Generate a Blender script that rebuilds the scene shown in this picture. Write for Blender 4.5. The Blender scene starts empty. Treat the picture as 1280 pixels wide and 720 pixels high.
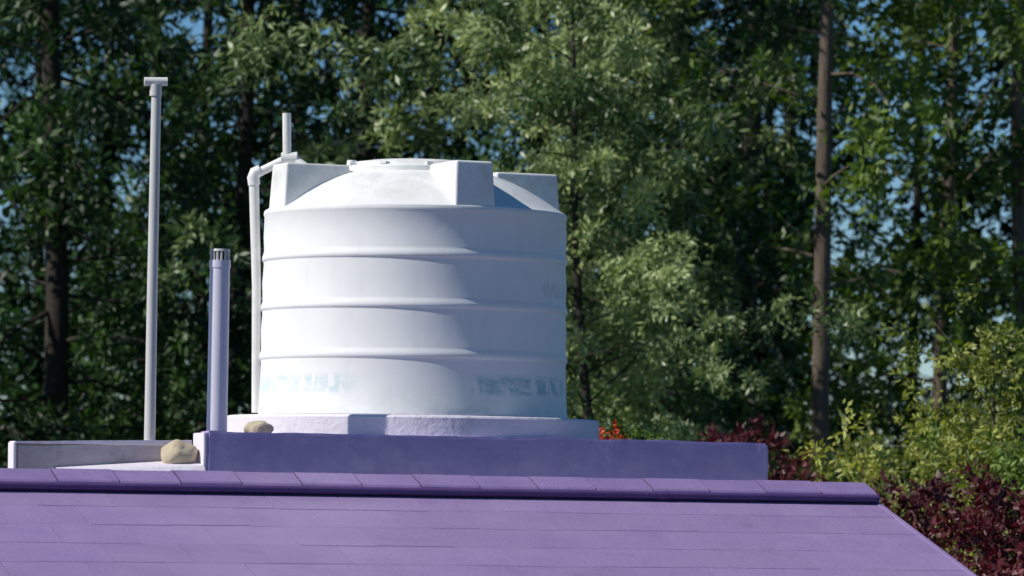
import bpy, math, random
import numpy as np
from mathutils import Vector, Matrix

H = 4.5
scene = bpy.context.scene
COL = scene.collection

# ------------------------------------------------------------ helpers
def link(o, parent=None):
    COL.objects.link(o)
    if parent: o.parent = parent
    return o
def empty(name, loc=(0,0,0)):
    e = bpy.data.objects.new(name, None); e.location = loc; e.empty_display_size = .2
    return link(e)
def mesh_obj(name, verts, faces, mat=None, parent=None, smooth=False, loc=(0,0,0)):
    me = bpy.data.meshes.new(name); me.from_pydata([tuple(v) for v in verts], [], faces); me.update()
    if mat: me.materials.append(mat)
    if smooth:
        me.polygons.foreach_set('use_smooth', [True]*len(me.polygons))
    o = bpy.data.objects.new(name, me); o.location = loc
    return link(o, parent)
def bevel(o, w, seg=2):
    m = o.modifiers.new('bevel','BEVEL'); m.width = w; m.segments = seg; m.limit_method='ANGLE'; m.angle_limit=math.radians(35)
def lathe(name, prof, mat, parent, seg=96, loc=(0,0,0), sharp=30):
    vs=[]; fs=[]
    n=len(prof)
    for i in range(seg):
        a=2*math.pi*i/seg
        for r,z in prof: vs.append((r*math.sin(a), -r*math.cos(a), z))
    for i in range(seg):
        j=(i+1)%seg
        for k in range(n-1):
            fs.append((i*n+k, j*n+k, j*n+k+1, i*n+k+1))
    o = mesh_obj(name, vs, fs, mat, parent, True, loc)
    import bmesh
    bm=bmesh.new(); bm.from_mesh(o.data); bmesh.ops.remove_doubles(bm, verts=bm.verts, dist=1e-5)
    bmesh.ops.recalc_face_normals(bm, faces=bm.faces)
    for e in bm.edges:
        if len(e.link_faces)==2 and e.calc_face_angle(0)>math.radians(sharp): e.smooth=False
    bm.to_mesh(o.data); bm.free()
    return o
def tube_data(pts, rads, seg=10):
    vs=[]; fs=[]
    pts=[Vector(p) for p in pts]
    for i,p in enumerate(pts):
        if i==0: d=pts[1]-pts[0]
        elif i==len(pts)-1: d=pts[-1]-pts[-2]
        else: d=pts[i+1]-pts[i-1]
        d.normalize()
        ref=Vector((0,1,0)) if abs(d.y)<.9 else Vector((1,0,0))
        a=d.cross(ref).normalized(); b=d.cross(a).normalized()
        for k in range(seg):
            t=2*math.pi*k/seg
            vs.append(p+(a*math.cos(t)+b*math.sin(t))*rads[i])
    for i in range(len(pts)-1):
        for k in range(seg):
            k2=(k+1)%seg
            fs.append((i*seg+k, i*seg+k2, (i+1)*seg+k2, (i+1)*seg+k))
    fs.append(tuple(range(seg))[::-1]); fs.append(tuple((len(pts)-1)*seg+k for k in range(seg)))
    return vs,fs
def tube(name, pts, rads, mat, parent, seg=20):
    if not hasattr(rads,'__len__'): rads=[rads]*len(pts)
    vs,fs=tube_data(pts,rads,seg)
    o=mesh_obj(name,vs,fs,mat,parent,True)
    import bmesh
    bm=bmesh.new(); bm.from_mesh(o.data); bmesh.ops.recalc_face_normals(bm, faces=bm.faces)
    for e in bm.edges:
        if len(e.link_faces)==2 and e.calc_face_angle(0)>math.radians(50): e.smooth=False
    bm.to_mesh(o.data); bm.free()
    return o

# ------------------------------------------------------------ materials
def new_mat(name):
    m=bpy.data.materials.new(name); m.use_nodes=True
    nt=m.node_tree; nt.nodes.clear()
    out=nt.nodes.new('ShaderNodeOutputMaterial')
    p=nt.nodes.new('ShaderNodeBsdfPrincipled')
    nt.links.new(p.outputs[0], out.inputs[0])
    return m,nt,p,out
def paint(name, c1, c2, rough=.5, scale=6, bump=.15, bscale=60, stain=None, spec=.4, stainscale=2.5, stretch=(1,1,1), attr=False, stain_lo=.55, stain_hi=.72):
    m,nt,p,out=new_mat(name); N=nt.nodes; L=nt.links
    tc=N.new('ShaderNodeTexCoord'); mp=N.new('ShaderNodeMapping'); mp.inputs['Scale'].default_value=stretch
    L.new(tc.outputs['Object'], mp.inputs[0])
    n=N.new('ShaderNodeTexNoise'); n.inputs['Scale'].default_value=scale; n.inputs['Detail'].default_value=6; n.inputs['Roughness'].default_value=.65
    L.new(mp.outputs[0], n.inputs[0])
    r=N.new('ShaderNodeValToRGB'); r.color_ramp.elements[0].position=.3; r.color_ramp.elements[1].position=.7
    r.color_ramp.elements[0].color=(*c1,1); r.color_ramp.elements[1].color=(*c2,1)
    L.new(n.outputs[0], r.inputs[0]); col=r.outputs[0]
    if stain:
        n2=N.new('ShaderNodeTexNoise'); n2.inputs['Scale'].default_value=stainscale; n2.inputs['Detail'].default_value=8; n2.inputs['Roughness'].default_value=.7
        L.new(mp.outputs[0], n2.inputs[0])
        r2=N.new('ShaderNodeValToRGB'); r2.color_ramp.elements[0].position=stain_lo; r2.color_ramp.elements[1].position=stain_hi
        L.new(n2.outputs[0], r2.inputs[0])
        mx=N.new('ShaderNodeMix'); mx.data_type='RGBA'
        L.new(r2.outputs[0], mx.inputs[0]); L.new(col, mx.inputs[6]); mx.inputs[7].default_value=(*stain,1); col=mx.outputs[2]
    if attr:
        at=N.new('ShaderNodeAttribute'); at.attribute_name='tint'
        hs=N.new('ShaderNodeHueSaturation'); L.new(col, hs.inputs['Color']); L.new(at.outputs['Fac'], hs.inputs['Value']); col=hs.outputs[0]
    L.new(col, p.inputs['Base Color'])
    p.inputs['Roughness'].default_value=rough; p.inputs['Specular IOR Level'].default_value=spec
    if bump>0:
        n3=N.new('ShaderNodeTexNoise'); n3.inputs['Scale'].default_value=bscale; n3.inputs['Detail'].default_value=5
        L.new(mp.outputs[0], n3.inputs[0])
        b=N.new('ShaderNodeBump'); b.inputs['Strength'].default_value=bump; b.inputs['Distance'].default_value=.01
        L.new(n3.outputs[0], b.inputs['Height']); L.new(b.outputs[0], p.inputs['Normal'])
    return m

M_roof = paint('roof_purple_paint',(.255,.180,.355),(.305,.225,.41),.5,3,.3,40,stain=(.215,.15,.30),attr=True,stainscale=1.5)
M_cap  = paint('ridge_purple_paint',(.22,.155,.335),(.27,.195,.385),.5,4,.3,50,stain=(.175,.125,.28),attr=True)
M_fascia = paint('fascia_purple_paint',(.085,.045,.16),(.11,.06,.19),.5,4,.2,50)
M_wall = paint('wall_purple_paint',(.34,.275,.50),(.43,.36,.57),.6,7,1.0,10,stain=(.50,.45,.62),stainscale=4)
M_lilac= paint('pale_lilac_paint',(.68,.63,.71),(.75,.70,.775),.65,7,.5,30,stain=(.50,.47,.51),stainscale=5)
M_dullw= paint('weathered_render',(.38,.33,.36),(.50,.45,.48),.8,8,.6,30,stain=(.26,.23,.23),stainscale=6)
M_pipe = paint('grey_pvc',(.48,.47,.46),(.56,.55,.54),.4,8,.05,80,stain=(.36,.34,.32),stretch=(1,1,.2))
M_lpipe= paint('lilac_pvc',(.54,.53,.63),(.61,.60,.70),.4,8,.05,80,stretch=(1,1,.2))
M_wpipe= paint('white_pvc',(.64,.63,.61),(.73,.72,.70),.4,8,.05,80,stain=(.50,.48,.45),stainscale=6)
M_stone= paint('sandstone',(.38,.32,.22),(.54,.46,.33),.85,9,.6,25)
M_slab = paint('roof_concrete',(.30,.27,.30),(.38,.35,.38),.85,3,.5,30)
M_house= paint('house_wall_render',(.55,.48,.60),(.62,.55,.66),.8,3,.4,40)
M_glass= paint('window_glass',(.02,.025,.03),(.03,.035,.04),.08,2,0,1)
M_bark = paint('bark_brown',(.055,.04,.03),(.15,.115,.09),.9,3,1.0,8,stretch=(6,6,1))
M_barkd= paint('bark_dark',(.018,.015,.012),(.042,.034,.026),.9,3,.8,10,stretch=(6,6,1))
M_ground=paint('grass_ground',(.035,.055,.02),(.07,.085,.03),.95,.6,.5,8,stain=(.12,.09,.055),stainscale=.15)

# tank plastic with faded printed lettering
def tank_material():
    m,nt,p,out=new_mat('white_tank_plastic'); N=nt.nodes; L=nt.links
    tc=N.new('ShaderNodeTexCoord'); sx=N.new('ShaderNodeSeparateXYZ'); L.new(tc.outputs['Object'], sx.inputs[0])
    def math_(op,a,b=None,c=None):
        n=N.new('ShaderNodeMath'); n.operation=op
        for i,v in enumerate((a,b,c)):
            if v is None: continue
            if isinstance(v,(int,float)): n.inputs[i].default_value=v
            else: L.new(v,n.inputs[i])
        return n.outputs[0]
    X,Y,Z=sx.outputs
    ang=math_('ARCTAN2',X,math_('MULTIPLY',Y,-1.0))
    def noise(scale,detail=5,rough=.6,vec=None,st=(1,1,1)):
        mp=N.new('ShaderNodeMapping'); mp.inputs['Scale'].default_value=st
        L.new(vec or tc.outputs['Object'], mp.inputs[0])
        n=N.new('ShaderNodeTexNoise'); n.inputs['Scale'].default_value=scale; n.inputs['Detail'].default_value=detail; n.inputs['Roughness'].default_value=rough
        L.new(mp.outputs[0], n.inputs[0]); return n.outputs[0]
    def ramp(x,a,b):
        n=N.new('ShaderNodeMapRange'); n.inputs[1].default_value=a; n.inputs[2].default_value=b; n.clamp=True
        L.new(x,n.inputs[0]); return n.outputs[0]
    def mix(f,a,b):
        n=N.new('ShaderNodeMix'); n.data_type='RGBA'
        if isinstance(f,(int,float)): n.inputs[0].default_value=f
        else: L.new(f,n.inputs[0])
        for i,v in ((6,a),(7,b)):
            if isinstance(v,tuple): n.inputs[i].default_value=(*v,1)
            else: L.new(v,n.inputs[i])
        return n.outputs[2]
    base=mix(ramp(noise(3,6),.35,.7),(.785,.795,.79),(.735,.745,.74))
    base=mix(math_('MULTIPLY',ramp(noise(5,6,.7,st=(2.5,2.5,.35)),.50,.82),.28),base,(.54,.54,.51))
    top=ramp(Z,1.2,1.5)
    base=mix(math_('MULTIPLY',math_('MULTIPLY',top,ramp(noise(7,8,.7),.40,.68)),.60),base,(.45,.44,.39))
    cv=N.new('ShaderNodeCombineXYZ'); L.new(math_('MULTIPLY',ang,.95),cv.inputs[0]); L.new(Z,cv.inputs[1])
    strokes=ramp(noise(14,1.5,.5,vec=cv.outputs[0],st=(1.3,.55,1)),.40,.48)
    wear=ramp(noise(9,8,.8,vec=cv.outputs[0],st=(1,2.2,1)),.38,.56)
    zb=math_('MULTIPLY',ramp(Z,.12,.15),math_('SUBTRACT',1.0,ramp(Z,.225,.265)))
    bR=math_('MULTIPLY',ramp(ang,.38,.45),math_('SUBTRACT',1.0,ramp(ang,1.25,1.4)))
    bL=math_('MULTIPLY',ramp(ang,-1.5,-1.4),math_('SUBTRACT',1.0,ramp(ang,-.45,-.30)))
    side=math_('ADD',math_('MULTIPLY',bR,.78),math_('MULTIPLY',bL,.36))
    mask=math_('MULTIPLY',math_('MULTIPLY',math_('MULTIPLY',strokes,wear),zb),side)
    base=mix(mask,base,(.15,.42,.50))
    foot=math_('MULTIPLY',math_('SUBTRACT',1.0,ramp(Z,.0,.30)),ramp(noise(6,7,.7,st=(1,1,2)),.42,.66))
    base=mix(math_('MULTIPLY',foot,.35),base,(.50,.53,.53))
    zb2=math_('MULTIPLY',ramp(Z,.74,.75),math_('SUBTRACT',1.0,ramp(Z,.83,.84)))
    b2=math_('MULTIPLY',ramp(ang,.98,1.02),math_('SUBTRACT',1.0,ramp(ang,1.4,1.45)))
    base=mix(math_('MULTIPLY',math_('MULTIPLY',math_('MULTIPLY',zb2,b2),strokes),.3),base,(.35,.40,.42))
    L.new(base,p.inputs['Base Color'])
    p.inputs['Roughness'].default_value=.6; p.inputs['Specular IOR Level'].default_value=.3
    b=N.new('ShaderNodeBump'); b.inputs['Strength'].default_value=.12; b.inputs['Distance'].default_value=.02
    L.new(noise(4,3),b.inputs['Height']); L.new(b.outputs[0],p.inputs['Normal'])
    return m
M_tank=tank_material()

def leaf_mat(name, dark, light, trans=.3, rough=.5):
    m,nt,p,out=new_mat(name); N=nt.nodes; L=nt.links
    at=N.new('ShaderNodeAttribute'); at.attribute_name='tint'
    r=N.new('ShaderNodeValToRGB'); r.color_ramp.elements[0].color=(*dark,1); r.color_ramp.elements[1].color=(*light,1)
    L.new(at.outputs['Fac'], r.inputs[0])
    if trans==0:
        d=N.new('ShaderNodeBsdfDiffuse'); L.new(r.outputs[0],d.inputs[0]); L.new(d.outputs[0],out.inputs[0]); N.remove(p)
        return m
    L.new(r.outputs[0], p.inputs['Base Color'])
    p.inputs['Roughness'].default_value=rough; p.inputs['Specular IOR Level'].default_value=.5
    t=N.new('ShaderNodeBsdfTranslucent')
    g=N.new('ShaderNodeHueSaturation'); g.inputs['Saturation'].default_value=1.2; g.inputs['Value'].default_value=1.3
    L.new(r.outputs[0], g.inputs['Color']); L.new(g.outputs[0], t.inputs[0])
    mx=N.new('ShaderNodeMixShader'); mx.inputs[0].default_value=trans
    L.new(p.outputs[0], mx.inputs[1]); L.new(t.outputs[0], mx.inputs[2]); L.new(mx.outputs[0], out.inputs[0])
    return m
L_back = leaf_mat('shaded_foliage',(.006,.020,.010),(.035,.075,.025),0)
L_dark = leaf_mat('dark_foliage',(.007,.025,.010),(.065,.13,.030),.28)
L_mid  = leaf_mat('mid_foliage',(.022,.060,.014),(.20,.29,.06),.35)
L_pale = leaf_mat('feathery_foliage',(.035,.085,.025),(.42,.50,.22),.28,.42)
L_yel  = leaf_mat('yellow_green_foliage',(.09,.13,.025),(.44,.46,.11),.35)
L_red  = leaf_mat('dark_red_foliage',(.05,.010,.014),(.18,.04,.05),.3)
L_flow = leaf_mat('red_flower_petals',(.45,.03,.01),(.65,.10,.02),.3)

# ------------------------------------------------------------ vegetation
def clump_template(rng, ntw, nl, R, L, W, droop=.35, up=.2):
    P=[];A=[];B=[]
    for _ in range(ntw):
        d=rng.normal(size=3); d[2]=d[2]*.8+up; d/=np.linalg.norm(d)
        ln=R*rng.uniform(.6,1.1)
        for k in range(nl):
            t=(k+1)/nl
            p=d*ln*t+np.array([0,0,-droop*ln*t*t])+rng.normal(size=3)*.02*R/.35
            tang=d+np.array([0,0,-2*droop*t]); tang/=np.linalg.norm(tang)
            sd=np.cross(tang,rng.normal(size=3)); sd/=np.linalg.norm(sd)+1e-9
            a=tang*.65+sd*(.8 if k%2 else -.8)+rng.normal(size=3)*.2; a/=np.linalg.norm(a)
            b=np.cross(a,rng.normal(size=3)); b/=np.linalg.norm(b)+1e-9
            s=rng.uniform(.7,1.25)
            P.append(p);A.append(a*L*s);B.append(b*W*s)
    return np.array(P),np.array(A),np.array(B)
def leaves_mesh(name, rng, centres, tints, templates, mat, smin=.7, smax=1.25):
    V=[];T=[]
    for c,ti in zip(centres,tints):
        P,A,B=templates[rng.integers(len(templates))]
        th=rng.uniform(0,2*math.pi); cs,sn=math.cos(th),math.sin(th)
        tl=rng.normal()*.3; ct,st=math.cos(tl),math.sin(tl)
        Rm=np.array([[cs,-sn,0],[sn,cs,0],[0,0,1]])@np.array([[1,0,0],[0,ct,-st],[0,st,ct]])
        s=rng.uniform(smin,smax)
        p=(P@Rm.T)*s+c; a=(A@Rm.T); b=(B@Rm.T)
        q=np.stack([p,p+a*.45+b*.5,p+a,p+a*.45-b*.5],axis=1)
        V.append(q.reshape(-1,3))
        T.append(np.clip(ti+rng.normal(size=len(P))*.14,0,1))
    V=np.concatenate(V).astype(np.float32); T=np.concatenate(T).astype(np.float32)
    n=len(V)//4
    me=bpy.data.meshes.new(name)
    me.vertices.add(4*n); me.vertices.foreach_set('co',V.ravel())
    me.loops.add(4*n); me.loops.foreach_set('vertex_index',np.arange(4*n,dtype=np.int32))
    me.polygons.add(n); me.polygons.foreach_set('loop_start',np.arange(0,4*n,4,dtype=np.int32))
    me.polygons.foreach_set('loop_total',np.full(n,4,dtype=np.int32))
    at=me.attributes.new('tint','FLOAT','FACE'); at.data.foreach_set('value',T)
    me.materials.append(mat); me.update(calc_edges=True)
    return me
def tree_meshes(name, seed, height, trunk_r, z0, R, nlimb, nclump, slope, leafspec, leafmat, barkmat, shape='oval', lean=.3, jitter=.28, smin=.7, smax=1.25, wave=.16, limb_r=.20, umin=.12):
    rng=np.random.default_rng(seed)
    n=16; pts=[];rad=[]
    ph=rng.uniform(0,6.28); lx,ly=rng.normal(size=2)*lean
    for i in range(n+1):
        t=i/n
        w=wave*height/14
        pts.append(np.array([lx*t+w*math.sin(4.1*t+ph)+w*.22*math.sin(15*t+ph*2), ly*t+w*math.cos(3.3*t+ph), height*t]))
        rad.append(trunk_r*(1-.80*t)*(1+.5*max(0,.08-t)/.08)*rng.uniform(.93,1.07))
    VS,FS=tube_data(pts,rad,10); VS=[tuple(v) for v in VS]
    cs=[];ts=[]
    ga=rng.uniform(0,6.28)
    for i in range(nlimb):
        t=(i+rng.uniform(0,1))/nlimb
        z=z0+(height-z0)*t
        tt=z/height
        k=min(n-1,int(tt*n)); f=tt*n-k
        p0=pts[k]*(1-f)+pts[k+1]*f
        if shape=='oval': sh=math.sin(math.pi*min(.97,(t*.85+.12)))**.6
        elif shape=='cone': sh=(1-t)**.6*.95+.08
        else: sh=1-.50*t
        ga+=2.4+rng.normal()*.4
        ln=R*sh*rng.uniform(.4,1.15)
        sl=slope+rng.normal()*.3
        d=np.array([math.cos(ga),math.sin(ga),sl])
        bend=rng.normal(size=3)*.22
        lp=[p0+d*ln*u+bend*ln*u*u+np.array([0,0,-.12*ln*u*u]) for u in (0,.33,.66,1)]
        r0=max(.010,trunk_r*limb_r*(1-.6*t))
        v,fc=tube_data(lp,[r0,r0*.7,r0*.45,r0*.15],5)
        o=len(VS); VS+= [tuple(x) for x in v]; FS+=[tuple(o+q for q in f_) for f_ in fc]
        lt=rng.uniform(.05,.95)
        m=max(2,int(nclump*(ln/R)))
        for j in range(m):
            u=rng.uniform(umin,1.05)
            k=min(2,int(u*3)); f=u*3-k
            c=lp[k]*(1-f)+lp[k+1]*f + rng.normal(size=3)*jitter*np.array([1,1,.6])*(.5+u*.7)
            cs.append(c); ts.append(np.clip(lt+rng.normal()*.15,0,1))
    temps=[clump_template(rng,*leafspec) for _ in range(6)]
    lm=leaves_mesh(name+'_leaves',rng,cs,ts,temps,leafmat,smin,smax)
    wm=bpy.data.meshes.new(name+'_wood'); wm.from_pydata(VS,[],FS); wm.materials.append(barkmat); wm.polygons.foreach_set('use_smooth',[True]*len(wm.polygons)); wm.update()
    return wm,lm
def place(name, meshes, x, y, rot=0, s=1.0, z=0, sz=None, parent=None, leafmat=None):
    e=bpy.data.objects.new(name,None); link(e,parent)
    e.location=(x,y,z); e.rotation_euler=(0,0,rot); e.scale=(s,s,sz or s)
    for nm,me in (('trunk',meshes[0]),('crown',meshes[1])):
        o=bpy.data.objects.new(nm,me); link(o,e)
        if nm=='crown' and leafmat:
            o.material_slots[0].link='OBJECT'; o.material_slots[0].material=leafmat
    return e
def gx(px,d): return (px-640)*d/6000.0

#            ntw nl  R   L    W
spec_dark=(7,8,.34,.14,.052,.45,.1)
spec_back=(6,6,.40,.18,.080,.45,.1)
spec_pale=(10,10,.38,.125,.040,.45,.35)
spec_mid =(8,8,.34,.125,.058,.35,.2)
T_dark =tree_meshes('dark_tree',11,15.5,.20,2.0,2.2,72,9,.05,spec_dark,L_dark,M_barkd,'col',jitter=.26,umin=.3)
T_dark2=tree_meshes('dark_tree_b',12,15.5,.14,2.0,2.1,62,9,.25,spec_dark,L_dark,M_barkd,'col',jitter=.26,umin=.25)
T_pale =tree_meshes('feathery_tree',21,13.5,.13,2.0,2.4,86,10,.40,spec_pale,L_pale,M_barkd,'oval',jitter=.25,umin=.35)
T_mid  =tree_meshes('mid_tree',31,15,.12,2.0,2.2,58,9,.3,spec_mid,L_mid,M_bark,'col',jitter=.26,umin=.3)
T_tall =tree_meshes('tall_tree',41,17,.125,6.5,1.6,24,6,.3,spec_mid,L_mid,M_bark,'oval',lean=.1,wave=.10,umin=.4)
T_back =tree_meshes('back_tree',71,16,.17,2.0,2.2,60,8,.15,spec_back,L_back,M_barkd,'col',jitter=.28,umin=.15)
T_back2=tree_meshes('back_tree_b',72,16,.13,2.0,2.0,50,8,.25,spec_back,L_back,M_barkd,'col',jitter=.28,umin=.2)

# left dark trees
place('added_shade_tree',T_dark,gx(38,52),22,.3)
place('added_shade_tree',T_dark,gx(-190,50),19,2.3,1.1)  # tree added past the left frame edge to cast shade on the left side
place('added_shade_tree',T_dark2,gx(190,55),25,1.9)
place('added_shade_tree',T_dark2,gx(310,53),23,3.7,1.03)
place('added_shade_tree',T_dark,gx(450,55),25,4.6)
place('added_shade_tree',T_dark2,gx(840,53),23,5.5)
place('added_shade_tree',T_dark,gx(960,57),27,2.6)
# pale feathery trees behind the tank
place('feathery_tree',T_pale,gx(665,49),19,.8,1.0)
place('feathery_tree',T_pale,gx(775,46),16,3.6,.70)
# tall thin trunk and right side trees
place('tall_slim_tree',T_tall,gx(1043,48),18,2.2)
place('leafy_tree',T_mid,gx(1190,52),22,1.0)
place('leafy_tree',T_mid,gx(1300,50),20,3.0)
# distant mass
bt=empty('background_trees')
rr=random.Random(5)
i=0
for d,pxs in ((64,(-30,95,250,390,530,650,765,925,1000,1290)),(76,(30,170,330,590,720,840,965,1180))):
    for px in pxs:
        m=[T_back,T_back2][i%2]
        place('tree_%02d'%i,m,gx(px+rr.uniform(-12,12),d),d-30+rr.uniform(-2,2),rr.uniform(0,6.28),rr.uniform(.92,1.1),parent=bt); i+=1

# shrubs
spec_sh=(8,8,.26,.075,.034,.2,.4)
S_yel =tree_meshes('shrub_yellow',51,6.6,.05,1.0,1.15,60,9,.7,spec_sh,L_yel,M_bark,'oval',jitter=.2)
S_red =tree_meshes('shrub_red',52,4.8,.05,1.0,1.0,50,9,.6,(9,8,.22,.075,.035,.2,.4),L_red,M_barkd,'oval',jitter=.2)
place('yellow_green_shrub',S_yel,gx(1262,38),8,.5,.90)
place('yellow_green_shrub',S_yel,gx(1175,41),11,2.5,.82)
place('yellow_green_shrub',S_yel,gx(1085,44),14,4.5,.785)
place('yellow_green_shrub',S_yel,gx(1010,46),16,1.5,.76)
place('green_shrub',S_yel,gx(790,44),14,1.0,.80,leafmat=L_mid)
place('green_shrub',S_yel,gx(1330,36),6,3.3,.85,leafmat=L_mid)
place('red_leaf_shrub',S_red,gx(1235,35),5,.2,.965)
place('red_leaf_shrub',S_red,gx(1135,36),6,1.2,.95)
place('red_leaf_shrub',S_red,gx(1330,35),5,2.2,.98)
place('red_leaf_shrub',S_red,gx(925,41),11,4.2,1.05)
# flowering plant (red flowers just above the wall)
rng=np.random.default_rng(77)
F=tree_meshes('flowering_plant',61,5.1,.03,3.6,.35,16,4,.7,(7,6,.13,.05,.03,.2,.4),L_mid,M_bark,'oval',jitter=.08)
fp=place('red_flowering_plant',F,gx(770,34),4,0,.99)
fc=[np.array([rng.normal()*.07,rng.normal()*.08,5.09+rng.normal()*.03]) for _ in range(12)]
fm=leaves_mesh('flowers',rng,fc,[.5]*12,[clump_template(rng,5,4,.06,.04,.03) for _ in range(3)],L_flow)
link(bpy.data.objects.new('flowers',fm),fp)

# ground
mesh_obj('ground',[(-600,-300,0),(600,-300,0),(600,1200,0),(-600,1200,0)],[(0,1,2,3)],M_ground)

# ------------------------------------------------------------ house + roof
ps=math.radians(20)
E1=Vector((math.cos(ps),math.sin(ps),0)); E2=Vector((-math.sin(ps),math.cos(ps),0))
C=Vector((-.61,0,0))
def F_(a,b,z): # roof frame (along ridge, back, height above eye level)
    v=C+E1*a+E2*b; return Vector((v.x,v.y,H+z))
RT=-1.6          # ridge line offset
tanp=.3057
house=empty('purple_roof_house')
def fbox(name,a0,a1,b0,b1,z0,z1,mat,parent,bv=.0,z1b=None):
    zz=[z1,z1 if z1b is None else z1b]
    vs=[F_(a0,b0,z0),F_(a1,b0,z0),F_(a1,b1,z0),F_(a0,b1,z0),F_(a0,b0,zz[0]),F_(a1,b0,zz[1]),F_(a1,b1,zz[1]),F_(a0,b1,zz[0])]
    o=mesh_obj(name,vs,[(3,2,1,0),(4,5,6,7),(0,1,5,4),(1,2,6,5),(2,3,7,6),(3,0,4,7)],mat,parent)
    if bv: bevel(o,bv,3)
    return o
S_R=2.353; S_L=-5.2; RUN=3.4
def slope_z(t): return .085-(t-.2)*tanp
vs=[F_(S_L,RT-.1,slope_z(.1)-.005),F_(S_R-.01,RT-.1,slope_z(.1)-.005),F_(S_R-.01,RT-RUN,slope_z(RUN)-.005),F_(S_L,RT-RUN,slope_z(RUN)-.005)]
vs+=[v-Vector((0,0,.05)) for v in vs]
mesh_obj('roof_deck',vs,[(0,3,2,1),(4,5,6,7),(0,1,5,4),(1,2,6,5),(2,3,7,6),(3,0,4,7)],M_fascia,house)
# tiles
rt=random.Random(3)
TV=[];TF=[];TT=[]
exp_=.33; wid=.46
row=0; t=.15
while t<RUN-.05:
    t1=min(t+exp_,RUN+.03)
    s=S_R-(0 if row%2 else wid*.5); first=True
    s1=S_R
    while s1>S_L:
        s0=max(s if first else s1-wid*rt.uniform(.96,1.04),S_L); first=False
        if s0>=s1-.01: s0=s1-wid
        g=rt.uniform(.0030,.0055); hj=rt.uniform(-.0006,.0006); tj=rt.uniform(-.007,.007)
        a0,a1=s0+g,s1
        sk=rt.uniform(-.006,.006)
        up=.000+hj; lo=.0014+hj+rt.uniform(-.0008,.0008)
        b0=t-.015; b1=t1+tj
        q=[F_(a0,RT-b0,slope_z(b0)+up),F_(a1,RT-b0,slope_z(b0)+up),F_(a1,RT-b1-sk,slope_z(b1+sk)+lo),F_(a0,RT-b1,slope_z(b1)+lo)]
        q+=[v-Vector((0,0,.0045)) for v in q]
        o=len(TV); TV+=q
        TF+=[tuple(o+k for k in f) for f in ((0,3,2,1),(4,5,6,7),(0,1,5,4),(1,2,6,5),(2,3,7,6),(3,0,4,7))]
        TT+=[rt.uniform(.95,1.045)]*6
        s1=s0
    t=t1; row+=1
tiles=mesh_obj('roof_tiles',TV,TF,M_roof,house)
at=tiles.data.attributes.new('tint','FLOAT','FACE'); at.data.foreach_set('value',TT)
# ridge cap pieces
CV=[];CF=[];CT=[]
s1=S_R+.01; k=0
while s1>S_L:
    s0=s1-.365
    e=.004*(k%2)+rt.uniform(-.001,.001); ct_=rt.uniform(.93,1.07)
    prof=[(-.16,.150),(-.02,.209),(.03,.210),(.20,.148),(.212,.135),(.212,.095)]
    o=len(CV); n=len(prof)
    for ss in (s0+.005,s1-.002):
        for (tt,zz) in prof: CV.append(F_(ss,RT-tt,zz+e))
    for j in range(n-1):
        CF.append((o+j,o+n+j,o+n+j+1,o+j+1)); CT.append(ct_)
    CF.append(tuple(o+j for j in range(n))); CT.append(.5)
    CF.append(tuple(o+n+j for j in range(n-1,-1,-1))); CT.append(.8)
    s1=s0; k+=1
cap=mesh_obj('ridge_cap',CV,CF,M_cap,house)
at=cap.data.attributes.new('tint','FLOAT','FACE'); at.data.foreach_set('value',CT)
tube('ridge_trim',[F_(S_L,RT-.222,.112),F_(S_R+.012,RT-.222,.112)],.024,M_fascia,house,12)
tube('trim_collar',[F_(.93,RT-.222,.112),F_(.99,RT-.222,.112)],.0275,M_fascia,house,12)
vs=[]
for t_ in (.1,RUN+.02):
    for da,dz in ((0,.006),(.028,.006),(.028,-.15),(0,-.15)):
        vs.append(F_(S_R+da+.001,RT-t_,slope_z(t_)+dz))
vb=mesh_obj('verge_board',vs,[(0,1,2,3),(7,6,5,4),(0,4,5,1),(1,5,6,2),(2,6,7,3),(3,7,4,0)],M_roof,house)
at=vb.data.attributes.new('tint','FLOAT','FACE'); at.data.foreach_set('value',[1.0]*6)
fbox('eave_fascia',S_L,S_R,RT-RUN-.03,RT-RUN-.005,slope_z(RUN)-.17,slope_z(RUN)-.005,M_fascia,house)
fbox('flat_roof_slab',S_L,S_R,RT+.165,2.6,.02,.19,M_slab,house)
fbox('rear_walls',S_L+.2,S_R-.2,RT+.2,2.5,-H,.015,M_house,house)
zf=slope_z(RUN-.4)-.07
vs=[F_(S_L+.2,RT-RUN+.4,-H),F_(S_R-.2,RT-RUN+.4,-H),F_(S_R-.2,RT+.198,-H),F_(S_L+.2,RT+.198,-H),
    F_(S_L+.2,RT-RUN+.4,zf),F_(S_R-.2,RT-RUN+.4,zf),F_(S_R-.2,RT+.198,.0),F_(S_L+.2,RT+.198,.0)]
mesh_obj('front_walls',vs,[(3,2,1,0),(4,5,6,7),(0,1,5,4),(1,2,6,5),(2,3,7,6),(3,0,4,7)],M_house,house)
for a in (-3.6,.6):
    fbox('window_frame',a-.6,a+.6,RT-RUN+.36,RT-RUN+.398,-H+1.0,-H+2.3,M_wpipe,house)
    fbox('window_glass',a-.54,a+.54,RT-RUN+.352,RT-RUN+.359,-H+1.06,-H+2.24,M_glass,house)
fbox('door',-1.6,-.7,RT-RUN+.36,RT-RUN+.398,-H+.02,-H+2.1,M_fascia,house)

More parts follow.
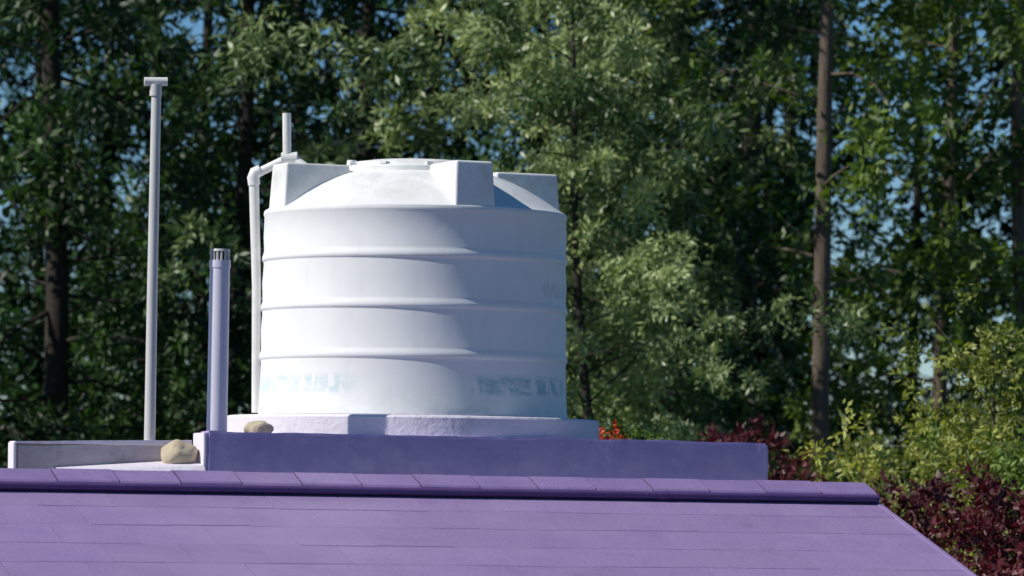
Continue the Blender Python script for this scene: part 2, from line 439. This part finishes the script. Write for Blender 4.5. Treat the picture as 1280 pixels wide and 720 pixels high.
# purple parapet wall and low parapet (uneven hand-rendered)
def rough_wall(name,a0,a1,b0,b1,z0,z1,mat,parent,z1b=None,amp=.004,step=.06,bv=.012):
    import bmesh
    z1b=z1 if z1b is None else z1b
    o=fbox(name,a0,a1,b0,b1,z0,z1,mat,parent,0,z1b)
    bm=bmesh.new(); bm.from_mesh(o.data)
    bmesh.ops.bevel(bm,geom=list(bm.edges),offset=bv,segments=2,affect='EDGES')
    nseg=int((a1-a0)/step)
    for i in range(1,nseg):
        p=F_(a0+(a1-a0)*i/nseg,0,0)
        bmesh.ops.bisect_plane(bm,geom=list(bm.verts)+list(bm.edges)+list(bm.faces),plane_co=p,plane_no=E1)
    for i in range(1,5):
        bmesh.ops.bisect_plane(bm,geom=list(bm.verts)+list(bm.edges)+list(bm.faces),plane_co=F_(0,0,z0+(z1-z0)*i/5),plane_no=Vector((0,0,1)))
    from mathutils import noise
    for v in bm.verts:
        v.co+=noise.noise_vector(v.co*3.0)*amp*1.6+noise.noise_vector(v.co*9)*amp*.8
    for f in bm.faces: f.smooth=True
    for e in bm.edges:
        if len(e.link_faces)==2 and e.calc_face_angle(0)>math.radians(40): e.smooth=False
    bm.to_mesh(o.data); bm.free()
    return o
w=empty('purple_parapet_wall')
rough_wall('wall_body',-1.70,1.882,-1.25,-1.06,.17,.449,M_wall,w,amp=.006)
rough_wall('wall_end_sun_tone',-1.720,-1.702,-1.245,-1.02,.18,.440,M_lilac,w,amp=.002,bv=.004)  # pale slab on the left end, its sunlit tone put into the colour
lp=empty('low_parapet_wall')
rough_wall('parapet_body',-2.79,-1.722,-1.00,-.88,.17,.362,M_dullw,lp,z1b=.386)
rough_wall('parapet_coping',-2.80,-1.722,-1.012,-.868,.363,.375,M_lilac,lp,z1b=.399,amp=.002,bv=.004)
rough_wall('parapet_end_sun_tone',-2.806,-2.788,-1.008,-.872,.18,.370,M_lilac,lp,amp=.001,bv=.004)  # lighter end piece, sun brightness painted in as a paler colour
vs=[F_(-2.55,-1.30,.185),F_(-1.722,-1.30,.215),F_(-1.722,-1.003,.19),F_(-2.55,-1.003,.19),F_(-2.55,-1.003,.225),F_(-1.722,-1.003,.285),F_(-1.722,-1.26,.25),F_(-2.55,-1.26,.21)]
mesh_obj('mortar_fillet',vs,[(0,1,6,7),(7,6,5,4),(1,2,5,6),(3,0,7,4),(3,2,1,0),(2,3,4,5)],M_lilac,lp)

def stone(name,a,b,z,sx,sy,sz,seed):
    import bmesh
    from mathutils import noise
    bm=bmesh.new(); bmesh.ops.create_icosphere(bm,subdivisions=4,radius=1)
    for v in bm.verts:
        n=noise.noise(v.co*1.2+Vector((seed,0,0)))*.25+noise.noise(v.co*4+Vector((seed,3,0)))*.05
        v.co=v.co*(1+n); v.co.x*=sx; v.co.y*=sy; v.co.z*=sz
    me=bpy.data.meshes.new(name); bm.to_mesh(me); bm.free(); me.materials.append(M_stone)
    me.polygons.foreach_set('use_smooth',[True]*len(me.polygons))
    o=bpy.data.objects.new(name,me); o.location=F_(a,b,z); link(o)
stone('stone',-1.84,-1.12,.312,.108,.078,.082,1.0)
stone('stone',-1.33,-1.06,.470,.085,.055,.052,4.0)

# plinth
pl=empty('round_tank_plinth')
lathe('plinth_body',[(0,.0),(1.165,.0),(1.168,.36),(1.160,.372),(1.15,.376),(0,.376)],M_lilac,pl,128,loc=(C.x,C.y,H+.20))

# ------------------------------------------------------------ water tank
tank=empty('water_tank',(C.x,C.y,H+.578))
prof=[(0,0),(.955,0),(.965,.008),(.966,.03),(.962,.06)]
def rib(z,r):
    return [(r,z-.055),(r+.002,z-.040),(r+.009,z-.032),(r+.0115,z-.020),(r+.0095,z-.004),(r+.003,z+.012),(r-.001,z+.028)]
def rz(z): return .962-.018*z/1.27
prof+=[(rz(.2)-.002,.2)]+rib(.385,rz(.385)-.004)+[(rz(.5)+.001,.53)]+rib(.690,rz(.69)-.004)+[(rz(.8)+.001,.83)]+rib(.997,rz(.99)-.004)+[(rz(1.1)+.001,1.12),(.944,1.24),(.948,1.248),(.950,1.262),(.945,1.278),(.925,1.290),
  (.88,1.318),(.80,1.372),(.70,1.430),(.60,1.478),(.52,1.508),(.47,1.522)]
lathe('tank_body',prof,M_tank,tank,160)
lathe('lid',[(.48,1.515),(.48,1.548),(.47,1.560),(.43,1.563),(.42,1.580),(.40,1.590),(.30,1.604),(.15,1.614),(0,1.618)],M_tank,tank,96)
for i in range(10):
    a=2*math.pi*i/10+.2
    c=Vector((math.sin(a)*.452,-math.cos(a)*.452,1.56))
    vs=[];
    r_=Vector((math.sin(a),-math.cos(a),0)); t_=Vector((math.cos(a),math.sin(a),0))
    for z in (0,.016):
        for u,v in ((-1,-1),(1,-1),(1,1),(-1,1)): vs.append(c+r_*u*.025+t_*v*.02+Vector((0,0,z)))
    mesh_obj('lid_lug',vs,[(3,2,1,0),(4,5,6,7),(0,1,5,4),(1,2,6,5),(2,3,7,6),(3,0,4,7)],M_tank,tank)
for i,adeg in enumerate((24,-66,114,204)):
    a=math.radians(adeg)
    r_=Vector((math.sin(a),-math.cos(a),0)); t_=Vector((math.cos(a),math.sin(a),0))
    vs=[]
    for z,ro,ri,w_ in ((1.262,.936,.46,.135),(1.556,.918,.50,.122)):
        for rr_,ww in ((ro,-w_),(ro,w_),(ri,w_),(ri,-w_)): vs.append(r_*rr_+t_*ww+Vector((0,0,z)))
    o=mesh_obj('lifting_lug',vs,[(3,2,1,0),(4,5,6,7),(0,1,5,4),(1,2,6,5),(2,3,7,6),(3,0,4,7)],M_tank,tank)
    bevel(o,.014,3)
tube('air_vent',[(-.40,-.12,1.545),(-.40,-.12,1.60)],[.035,.03],M_wpipe,tank,16)

# feed pipe
fpz=empty('tank_inlet_pipe')
tube('drop_pipe',[(-1.597,.12,H+.60),(-1.605,.12,H+1.4),(-1.632,.12,H+2.05)],[.026,.029,.032],M_wpipe,fpz)
tube('elbow',[(-1.630,.12,H+2.03),(-1.636,.12,H+2.075),(-1.625,.12,H+2.108),(-1.59,.12,H+2.125)],[.038,.04,.04,.037],M_wpipe,fpz)
tube('inclined_pipe',[(-1.60,.12,H+2.112),(-1.41,.10,H+2.205)],.028,M_wpipe,fpz)
tube('tee',[(-1.46,.105,H+2.20),(-1.36,.10,H+2.205)],.038,M_wpipe,fpz)
tube('into_tank',[(-1.38,.10,H+2.20),(-1.25,.05,H+2.10)],.028,M_wpipe,fpz)
tube('breather',[(-1.425,.10,H+2.20),(-1.432,.10,H+2.485)],.027,M_wpipe,fpz)

# tall grey pole with tee cap (set into the low parapet)
p=empty('tall_vent_pole')
px_,py_=-2.134,-1.55
tube('pole',[(px_,py_,H+.19),(px_,py_,H+1.3),(px_+.004,py_,H+2.51)],[.034,.031,.029],M_pipe,p,24)
tube('tee_cap',[(px_-.068,py_-.01,H+2.525),(px_+.068,py_+.01,H+2.528)],.026,M_wpipe,p,20)
tube('socket',[(px_,py_,H+2.44),(px_,py_,H+2.51)],.036,M_pipe,p,24)
# lilac vent pipe with slotted cowl
v=empty('lilac_vent_pipe')
vx,vy=-1.743,-1.42
tube('pipe',[(vx-.003,vy,H+.19),(vx,vy,H+1.46)],[.062,.060],M_lpipe,v,32)
tube('collar',[(vx,vy,H+1.43),(vx,vy,H+1.475)],.064,M_lpipe,v,32)
tube('cowl_core',[(vx,vy,H+1.47),(vx,vy,H+1.53)],.040,M_glass,v,20)
for k in range(14):
    a=2*math.pi*k/14
    tube('slat',[(vx+.052*math.cos(a),vy+.052*math.sin(a),H+1.47),(vx+.052*math.cos(a),vy+.052*math.sin(a),H+1.53)],.007,M_pipe,v,6)
tube('cowl_top',[(vx,vy,H+1.528),(vx,vy,H+1.542)],[.060,.056],M_pipe,v,32)

# ------------------------------------------------------------ light
el=math.radians(42); az=math.radians(180+72)   # angle from +Y clockwise: sun to the left and a little in front
sd=Vector((math.sin(az)*math.cos(el),math.cos(az)*math.cos(el),math.sin(el)))
sun=bpy.data.lights.new('sun','SUN'); sun.energy=5.0; sun.angle=math.radians(.5); sun.color=(1,.955,.88)
so=bpy.data.objects.new('sun',sun); link(so); so.rotation_euler=(-sd).to_track_quat('-Z','Y').to_euler(); so.location=sd*50
wd=bpy.data.worlds.new('World'); scene.world=wd; wd.use_nodes=True
nt=wd.node_tree; nt.nodes.clear()
sky=nt.nodes.new('ShaderNodeTexSky'); sky.sky_type='NISHITA'; sky.sun_disc=False
sky.sun_elevation=el; sky.sun_rotation=az%(2*math.pi); sky.air_density=1.0; sky.dust_density=.0; sky.ozone_density=3.0; sky.altitude=2500
hs=nt.nodes.new('ShaderNodeHueSaturation'); hs.inputs['Saturation'].default_value=1.3
bg=nt.nodes.new('ShaderNodeBackground'); bg.inputs[1].default_value=.085
wo=nt.nodes.new('ShaderNodeOutputWorld')
nt.links.new(sky.outputs[0],hs.inputs['Color']); nt.links.new(hs.outputs[0],bg.inputs[0]); nt.links.new(bg.outputs[0],wo.inputs[0])

# ------------------------------------------------------------ camera
cam=bpy.data.cameras.new('camera'); co=bpy.data.objects.new('camera',cam); link(co)
cam.lens=36*6000/1280; cam.sensor_width=36; cam.clip_end=3000
co.location=(0,-30,H)
pitch=math.atan(280/6000)
co.rotation_mode='XYZ'
Rm=Matrix.Rotation(math.pi/2+pitch,4,'X')@Matrix.Rotation(math.radians(.8),4,'Z')
co.rotation_euler=Rm.to_euler()
cam.dof.use_dof=True; cam.dof.focus_distance=29.2; cam.dof.aperture_fstop=3.5
scene.camera=co
scene.view_settings.view_transform='Standard'; scene.view_settings.look='None'; scene.view_settings.exposure=0
